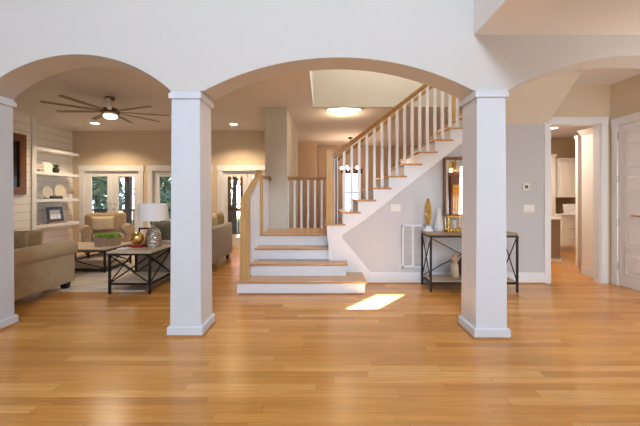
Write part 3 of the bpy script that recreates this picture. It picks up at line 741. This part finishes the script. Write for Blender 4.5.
# floating shelves
SH = []
for z, lab in ((.71, 'lowest white floating shelf with the dark picture frame'), (1.30, 'second white floating shelf from the bottom, with round plate'), (1.92, 'third white floating shelf from the bottom, with potted plant'), (2.46, 'topmost white floating shelf, empty')):
    tag(MB().box(-6.65, 7.2, z-.07, -6.30, 8.56, z).build('floating_shelf', 'white', bevel=.004), lab, 'shelf', 'floating shelves in the shiplap niche')
def pframe(name, label, y0, y1, z, h, m, w, cat='picture frame'):
    f = thing(name, label, cat, (-6.45, (y0+y1)/2, z))
    T = Matrix.Translation((-6.42, 0, z)) @ Matrix.Rotation(-.12, 4, 'Y')
    MB().box(-.02, y0, 0, 0, y0+w, h).box(-.02, y1-w, 0, 0, y1, h).box(-.02, y0+w, 0, 0, y1-w, w).box(-.02, y0+w, h-w, 0, y1-w, h).xf(T).build('frame', m, f)
    MB().box(-.018, y0+w, w, -.008, y1-w, h-w).xf(T).build('picture', 'photo', f)
pframe('picture_frame', 'large black picture frame leaning on the lowest shelf', 7.74, 8.22, .74, .37, 'dark', .075)
pframe('picture_frame', 'small pale picture frame beside potted plant on shelf', 7.64, 7.86, 1.92, .24, 'paper', .04)
tag(MB().box(-6.52, 7.66, .71, -6.34, 8.2, .74).build('book', 'trough', bevel=.003), 'thin tan book lying under the black picture frame', 'book')
tag(MB().box(-6.5, 7.42, .71, -6.35, 7.60, .735).build('tray', 'wood_top', bevel=.003), 'small wooden tray at the near end of the lowest shelf', 'tray')
pp = thing('potted_plant', 'small green plant in dark pot on the third shelf', 'plant', (-6.45, 8.0, 1.92))
MB().lathe([(.05, 0), (.07, .06), (.065, .12), (.05, .115)], (-6.45, 8.0, 1.92)).build('pot', 'dark', pp, smooth=50)
q = MB(); rr = random.Random(5)
for i in range(60):
    a = rr.uniform(0, 2*PI); e = rr.uniform(.25, 1.3); ll = rr.uniform(.09, .17)
    d = Vector((math.cos(a)*math.cos(e), math.sin(a)*math.cos(e), math.sin(e))); p = Vector((-6.45, 8.0, 2.03)); s = d.cross((0, 0, 1)).normalized()*.014
    m1 = p+d*ll*.6; q.add([p, m1+s, p+d*ll+Vector((0, 0, -.03)), m1-s], [(0, 1, 2, 3)])
q.build('foliage', 'leaf', pp)
def disc(label, y, z, r, m):
    T = Matrix.Translation((-6.47, y, z+r)) @ Matrix.Rotation(-.15, 4, 'Y') @ Matrix.Rotation(PI/2, 4, 'Y')
    t = thing('decorative_plate', label, 'plate', (-6.47, y, z))
    MB().lathe([(.001, 0), (r*.6, .004), (r, .02), (r, .026), (r*.6, .012), (.001, .008)], (0, 0, 0), 32).xf(T).build('plate', m, t, smooth=40)
    MB().bar((-6.42, y-.05, z+.006), (-6.52, y-.05, z+.006), .012, .012).bar((-6.42, y+.05, z+.006), (-6.52, y+.05, z+.006), .012, .012).bar((-6.53, y, z+.006), (-6.52, y, z+r), .012, .012).build('easel', 'dark', t)
disc('large pale round plate on the second shelf', 8.14, 1.30, .175, 'creamcer')
disc('smaller grey round plate at the near end of the second shelf', 7.76, 1.30, .15, mat('grey_plate', (.5, .48, .45), .5))
tag(MB().box(-6.42, 7.78, 1.30, -6.33, 8.06, 1.37).build('box', 'dark', bevel=.004), 'low black box on the second shelf before the plates', 'box')
tag(MB().lathe([(.04, 0), (.045, .01), (.045, .13), (.038, .125)], (-6.40, 8.38, 1.30)).build('cup', 'paper', smooth=50), 'white cup at the far end of the second shelf', 'cup')
tag(MB().box(-6.46, 7.44, 1.92, -6.36, 7.56, 1.97).build('box', 'trough', bevel=.004), 'small tan box at the near end of the third shelf', 'box')

# ceiling fan
fn = thing('ceiling_fan', 'bronze ceiling fan with nine thin blades and glowing light bowl', 'ceiling fan', (-3.72, 5.8, ZC))
c = (-3.72, 5.8, 0)
MB().lathe([(.06, ZC-.06), (.075, ZC-.02), (.075, ZC)], c).build('canopy', 'bronze', fn, smooth=40)
MB().tube((c[0], c[1], 2.9), (c[0], c[1], ZC-.05), .045, n=20).build('downrod', 'creamcer', fn, smooth=40)
MB().lathe([(.05, 2.92), (.12, 2.90), (.15, 2.86), (.15, 2.82), (.10, 2.79), (.05, 2.785)], c).build('motor_housing', 'bronze', fn, smooth=40)
MB().lathe([(.001, 2.72), (.07, 2.725), (.10, 2.745), (.11, 2.775), (.10, 2.79)], c).build('light_bowl', 'lampw', fn, smooth=60)
for i in range(9):
    a = math.radians(20+40*i); d = Vector((math.cos(a), math.sin(a), 0)); s = Vector((-d.y, d.x, .10)).normalized()
    p0 = Vector((c[0], c[1], 2.85))+d*.13; p1 = Vector((c[0], c[1], 2.855))+d*.94
    q = MB(); th_ = Vector((0, 0, .005)); w0, w1 = .022, .04
    vs = []
    for p, w in ((p0, w0), (p0+(p1-p0)*.25, w1), (p1-d*.03, w1), (p1, w1*.6)):
        for sg in (-1, 1): vs += [p+s*w*sg-th_, p+s*w*sg+th_]
    fs = []
    for k in range(3):
        o = 4*k; fs += [(o, o+4, o+6, o+2), (o+1, o+3, o+7, o+5), (o, o+1, o+5, o+4), (o+2, o+6, o+7, o+3)]
    fs += [(0, 2, 3, 1), (12, 13, 15, 14)]
    q.add(vs, fs).build('blade', 'fanblade', fn)
    
light('fan_light', 'SPOT', (c[0], c[1], 2.66), 26, (1, .82, .62), .16, aim=(c[0], c[1], 0), spot_size=3.0, spot_blend=.5)
# recessed lights
def recessed(x, y, z, label, r=.085, e=12):
    t = thing('recessed_light', label, 'ceiling light', (x, y, z), 'recessed ceiling lights')
    MB().lathe([(r+.02, -.006), (r+.022, 0)], (x, y, z)).build('trim_ring', 'white', t, smooth=40)
    MB().lathe([(r, -.008), (r, -.006)], (x, y, z)).build('lens', 'lamp', t)
    light('recessed_lamp', 'SPOT', (x, y, z-.03), e, WARM, .06, aim=(x, y, 0), spot_size=2.3, spot_blend=.6)
recessed(-5.4, 7.85, ZC, 'lit round recessed ceiling light behind the ceiling fan', e=150)
recessed(-2.13, 7.95, ZC, 'lit round recessed ceiling light above the loveseat', e=150)
recessed(5.2, 7.43, 2.9, 'lit round recessed ceiling light in the kitchen', e=70)
fl = thing('flush_light', 'long oval flush ceiling light at the far edge of the stairwell', 'ceiling light', (.44, 6.58, ZC))
E_ = Matrix.Translation((.44, 6.58, ZC)) @ Matrix.Diagonal((1, .33, 1, 1))
MB().lathe([(.38, -.012), (.395, 0)], n=40).xf(E_).build('rim', 'nickel', fl, smooth=40)
MB().lathe([(.001, -.018), (.30, -.016), (.37, -.010)], n=40).xf(E_).build('diffuser', 'lampw', fl, smooth=60)
light('flush_lamp', 'POINT', (.45, 6.9, 2.85), 14, WARM, .12)

# ================================================================== DINING ROOM
ch = thing('chandelier', 'dark chandelier with warm bulbs seen beyond the stairs', 'chandelier', (.84, 9.8, ZC))
c = (.84, 9.8)
MB().lathe([(.03, -.04), (.07, -.02), (.075, 0)], (c[0], c[1], ZC)).build('canopy', 'steel', ch, smooth=40)
MB().tube((c[0], c[1], 2.15), (c[0], c[1], ZC-.03), .010).ball((c[0], c[1], 2.14), .05, 14, 8).build('stem', 'steel', ch, smooth=40)
for i in range(5):
    a = 2*PI*i/5+.5; p = (c[0]+.26*math.cos(a), c[1]+.26*math.sin(a))
    MB().tube((c[0], c[1], 2.14), (p[0], p[1], 2.08), .009).tube((p[0], p[1], 2.07), (p[0], p[1], 2.15), .016).build('arm', 'steel', ch, smooth=40)
    MB().ball((p[0], p[1], 2.2), .045, 12, 8).build('bulb', 'bulb', ch, smooth=60)
light('chandelier_lamp', 'POINT', (c[0], c[1], 2.3), 36, (1, .72, .5), .15)
tag(MB().box(.68, 11.28, 2.14, 1.38, 11.34, 2.30).build('valance', 'reddrape'), 'dark red valance across the top of the dining window', 'curtain')
def dchair(x, y, rz, label):
    o = thing('dining_chair', label, 'chair', (x, y, 0)); T = Matrix.Translation((x, y, 0)) @ Matrix.Rotation(rz, 4, 'Z')
    MB().rbox(-.22, -.22, .43, .22, .22, .48, .015, 2).xf(T).build('seat', 'cream', o)
    for sx in (-.2, .2):
        MB().frustum((sx, -.2), 0, .015, .015, .43, .02, .02).xf(T).build('leg', 'chair', o)
        MB().bar((sx, .22, 0), (sx, .20, .45), .035, .035).bar((sx, .20, .45), (sx, .26, 1.02), .035, .035).xf(T).build('leg', 'chair', o)
    q = MB().bar((-.2, .26, .99), (.2, .26, .99), .03, .08)
    for xx in (-.1, 0, .1): q.bar((xx, .215, .5), (xx, .255, .97), .025, .015)
    q.xf(T).build('backrest', 'chair', o)
dchair(.84, 9.0, PI, 'dark wooden dining chair in front of the dining window')
dchair(-.12, 8.6, PI/2, 'dark wooden dining chair behind the landing balusters')
dt = thing('dining_table', 'dark dining table under the chandelier', 'table', (.84, 9.9, 0))
MB().rbox(.35, 9.35, .72, 1.75, 10.4, .76, .01, 2).build('tabletop', 'walnut', dt)
for xx in (.42, 1.68):
    for y in (9.42, 10.33): MB().frustum((xx, y), 0, .03, .03, .72, .045, .045).build('leg', 'chair', dt)

# ================================================================== KITCHEN
tc_ = thing('pantry_cabinet', 'tall white pantry cabinet with crown just inside kitchen opening', 'cabinet', (4.8, 5.7, 0))
MB().box(4.58, 5.31, 0, 5.2, 5.82, 2.42).build('body', 'kwhite', tc_)
MB().frustum((4.89, 5.565), 2.42, .315, .26, 2.52, .36, .30).build('crown', 'kwhite', tc_)
MB().box(4.57, 5.31, 0, 4.58, 5.82, .12).build('toe_board', 'white', tc_)
tk = thing('tall_cabinet', 'tall white end panel behind the nearer pantry cabinet', 'cabinet', (5.2, 6.32, 0))
MB().box(4.88, 6.30, 0, 5.5, 6.35, 2.42).build('body', 'kwhite', tk)
MB().frustum((5.19, 6.325), 2.42, .31, .025, 2.52, .33, .045).build('crown', 'kwhite', tk)
bc = thing('base_cabinet', 'white kitchen drawer cabinet below the quartz counter', 'cabinet', (6.1, 8.4, 0))
MB().box(5.90, 8.16, .10, 6.9, 8.74, .88).box(5.90, 8.22, 0, 6.9, 8.74, .10).build('body', 'kwhite', bc)
for xa in (5.91, 6.42):
    for z0, z1 in ((.68, .86), (.42, .66), (.13, .40)):
        d_ = MB().box(xa, 8.14, z0, xa+.49, 8.16, z1).build('drawer', 'kwhite', bc, bevel=.004)
        MB().tube((xa+.18, 8.115, (z0+z1)/2+.03), (xa+.31, 8.115, (z0+z1)/2+.03), .008).tube((xa+.2, 8.115, (z0+z1)/2+.03), (xa+.2, 8.14, (z0+z1)/2+.03), .006).tube((xa+.29, 8.115, (z0+z1)/2+.03), (xa+.29, 8.14, (z0+z1)/2+.03), .006).build('pull', 'nickel', d_, smooth=40)
tag(MB().box(5.895, 8.10, .88, 6.92, 8.74, .915).build('countertop', 'counter', bevel=.004), 'white quartz countertop on the kitchen drawer cabinet', 'countertop')
uc = thing('wall_cabinet', 'white kitchen wall cabinet above the drawer cabinet', 'cabinet', (6.3, 8.6, 1.33))
MB().box(5.98, 8.30, 1.33, 6.9, 8.74, 2.22).build('body', 'kwhite', uc)
MB().frustum((6.44, 8.52), 2.22, .47, .22, 2.32, .52, .27).build('crown', 'kwhite', uc)
for xa in (5.99, 6.45):
    d_ = MB().box(xa, 8.28, 1.34, xa+.45, 8.30, 2.21).box(xa+.06, 8.275, 1.40, xa+.39, 8.281, 2.15).build('door', 'kwhite', uc, bevel=.003)
    MB().tube((xa+.36, 8.25, 1.40), (xa+.43, 8.25, 1.40), .007).tube((xa+.395, 8.25, 1.40), (xa+.395, 8.28, 1.40), .006).build('pull', 'nickel', d_, smooth=40)
fp = thing('pantry_cabinet', 'flat topped white cabinet at the left of the kitchen counter', 'cabinet', (5.6, 8.5, 0))
MB().box(4.9, 8.32, .0, 5.89, 8.74, 2.36).build('body', 'kwhite', fp)
MB().box(4.88, 8.29, 2.36, 5.90, 8.74, 2.42).build('crown', 'kwhite', fp)
pn = thing('kitchen_peninsula', 'taupe kitchen peninsula end with white quartz top', 'peninsula', (4.6, 7.2, 0))
MB().box(4.2, 6.95, .0, 5.02, 7.9, .87).build('body', 'panel', pn)
MB().box(4.17, 6.90, .87, 5.10, 7.95, .905).build('countertop', 'counter', pn, bevel=.004)
MB().box(4.19, 6.93, 0, 5.03, 6.95, .05).build('toe_board', 'white', pn)
kf = thing('picture_frame', 'tilted white framed picture on the kitchen counter', 'picture frame', (6.2, 8.3, .915))
T = Matrix.Translation((6.05, 8.22, .917)) @ Matrix.Rotation(-.25, 4, 'X')
MB().box(0, 0, 0, .36, .02, .26).xf(T).build('frame', 'paper', kf)
MB().box(.03, -.004, .03, .33, .002, .23).xf(T).build('picture', 'photo', kf)
tag(MB().lathe([(.03, 0), (.045, .02), (.05, .1), (.03, .16), (.015, .17)], (6.48, 8.25, .915)).build('canister', 'terra', smooth=50), 'orange canister beside the framed picture on kitchen counter', 'jar')
light('kitchen_light', 'AREA', (4.0, 6.7, 2.85), 95, (1, .86, .72), 1.0, 1.6, aim=(5.6, 7.6, .6))

# ================================================================== OUTSIDE
struct(MB().prism([(3.6, 5.75), (3.6, 11), (8.95, 6.6), (8.95, 3.35), (6.6, 3.35), (6.6, 5.75)], 'x', -28, 7.4).build('roof_sun_block', 'roofing'))  # unseen roof mass, added and raised to keep sun off the trees
struct(MB().box(-28, 3.6, -.4, -7.1, 8.9, 3.35).build('wall_sun_block', 'siding'))  # unseen wing, added to block sun passing left of the house
struct(MB().prism([(8.95, 3.25), (11.5, 2.75), (11.5, 2.85), (8.95, 3.35)], 'x', -9, -1.25).build('roof_porch_shade', 'deck'))  # porch roof added to shade the deck and railing
struct(MB().box(-30, 8.95, -.5, 30, 60, -.4).build('ground', 'ground'))
struct(MB().box(-9, 8.95, -.15, -1.2, 11.3, -.02).build('porch_deck', 'deck'))
for x, lab in ((-6.5, 'dark porch post outside the left pair of French doors'), (-3.6, 'dark porch post outside the French doors behind the lamp')):
    tag(MB().box(x-.08, 11.0, -.02, x+.08, 11.16, 2.83).build('porch_post', 'post'), lab, 'post', 'porch posts')
pr = thing('porch_railing', 'dark porch railing outside the French doors', 'railing', (-4.5, 11.1, 0))
MB().box(-9, 11.06, .86, -1.25, 11.12, .93).build('top_rail', 'post', pr)
MB().box(-9, 11.07, .08, -1.25, 11.11, .13).build('bottom_rail', 'post', pr)
q = MB()
for i in range(72): xx = -8.9+i*.107; q.box(xx-.015, 11.075, .1, xx+.015, 11.105, .88)
o_ = q.build('spindles', 'post', pr); o_['kind'] = 'stuff'
hs = thing('house', 'pale neighbouring house beyond the porch with red roof', 'house', (-6.5, 30, -.4))
MB().box(-10.5, 29, -.4, -4.5, 35, 2.6).build('wall', 'siding', hs)
MB().prism([(-11, 2.5), (-4, 2.5), (-7.5, 4.6)], 'y', 28.6, 35.4).build('roof', 'roofing', hs)
rr = random.Random(11)
def tree(x, y, h, r, label, nleaf=1300, low=.12):
    t = thing('tree', label, 'tree', (x, y, -.4), 'trees beyond the porch')
    q = MB().tube((x, y, -.4), (x+.1, y, h*.6), .16, .07)
    for i in range(5):
        a = rr.uniform(0, 6.28); q.tube((x+.05, y, h*(.3+.07*i)), (x+math.cos(a)*r*.6, y+math.sin(a)*r*.6, h*(.5+.08*i)), .05, .02, 6)
    q.build('trunk', 'bark', t, smooth=50)
    vs = []; fs = []
    cl_ = [(rr.gauss(0, .45)*r, rr.gauss(0, .45)*r, rr.uniform(low, 1)*h) for _ in range(34)]
    for i in range(nleaf):
        cc = rr.choice(cl_); p = Vector((x+cc[0]+rr.gauss(0, .26)*r*.6, y+cc[1]+rr.gauss(0, .26)*r*.6, cc[2]+rr.gauss(0, .3)))
        a = Vector((rr.gauss(0, 1), rr.gauss(0, 1), rr.gauss(0, 1))).normalized()*rr.uniform(.09, .17); b_ = a.orthogonal().normalized()*a.length*.55
        o = len(vs); vs += [p-a, p+b_, p+a, p-b_]; fs.append((o, o+1, o+2, o+3))
    MB().add(vs, fs).build('foliage', 'tree_leaf', t)
tree(-10.6, 15.5, 4.6, 1.4, 'leafy tree filling the left leaf of the left French doors')
tree(-9.6, 20.0, 4.2, 1.5, 'leafy tree behind the right leaf of the left French doors')
tree(-6.3, 15.0, 3.6, 1.1, 'leafy tree outside the French doors behind the lamp')
tree(-3.9, 14.5, 4.6, .9, 'leafy tree outside the glazed door beside the stairs', 500, .5)
tree(-15.5, 21, 5.2, 1.8, 'tall leafy tree farthest from the porch')
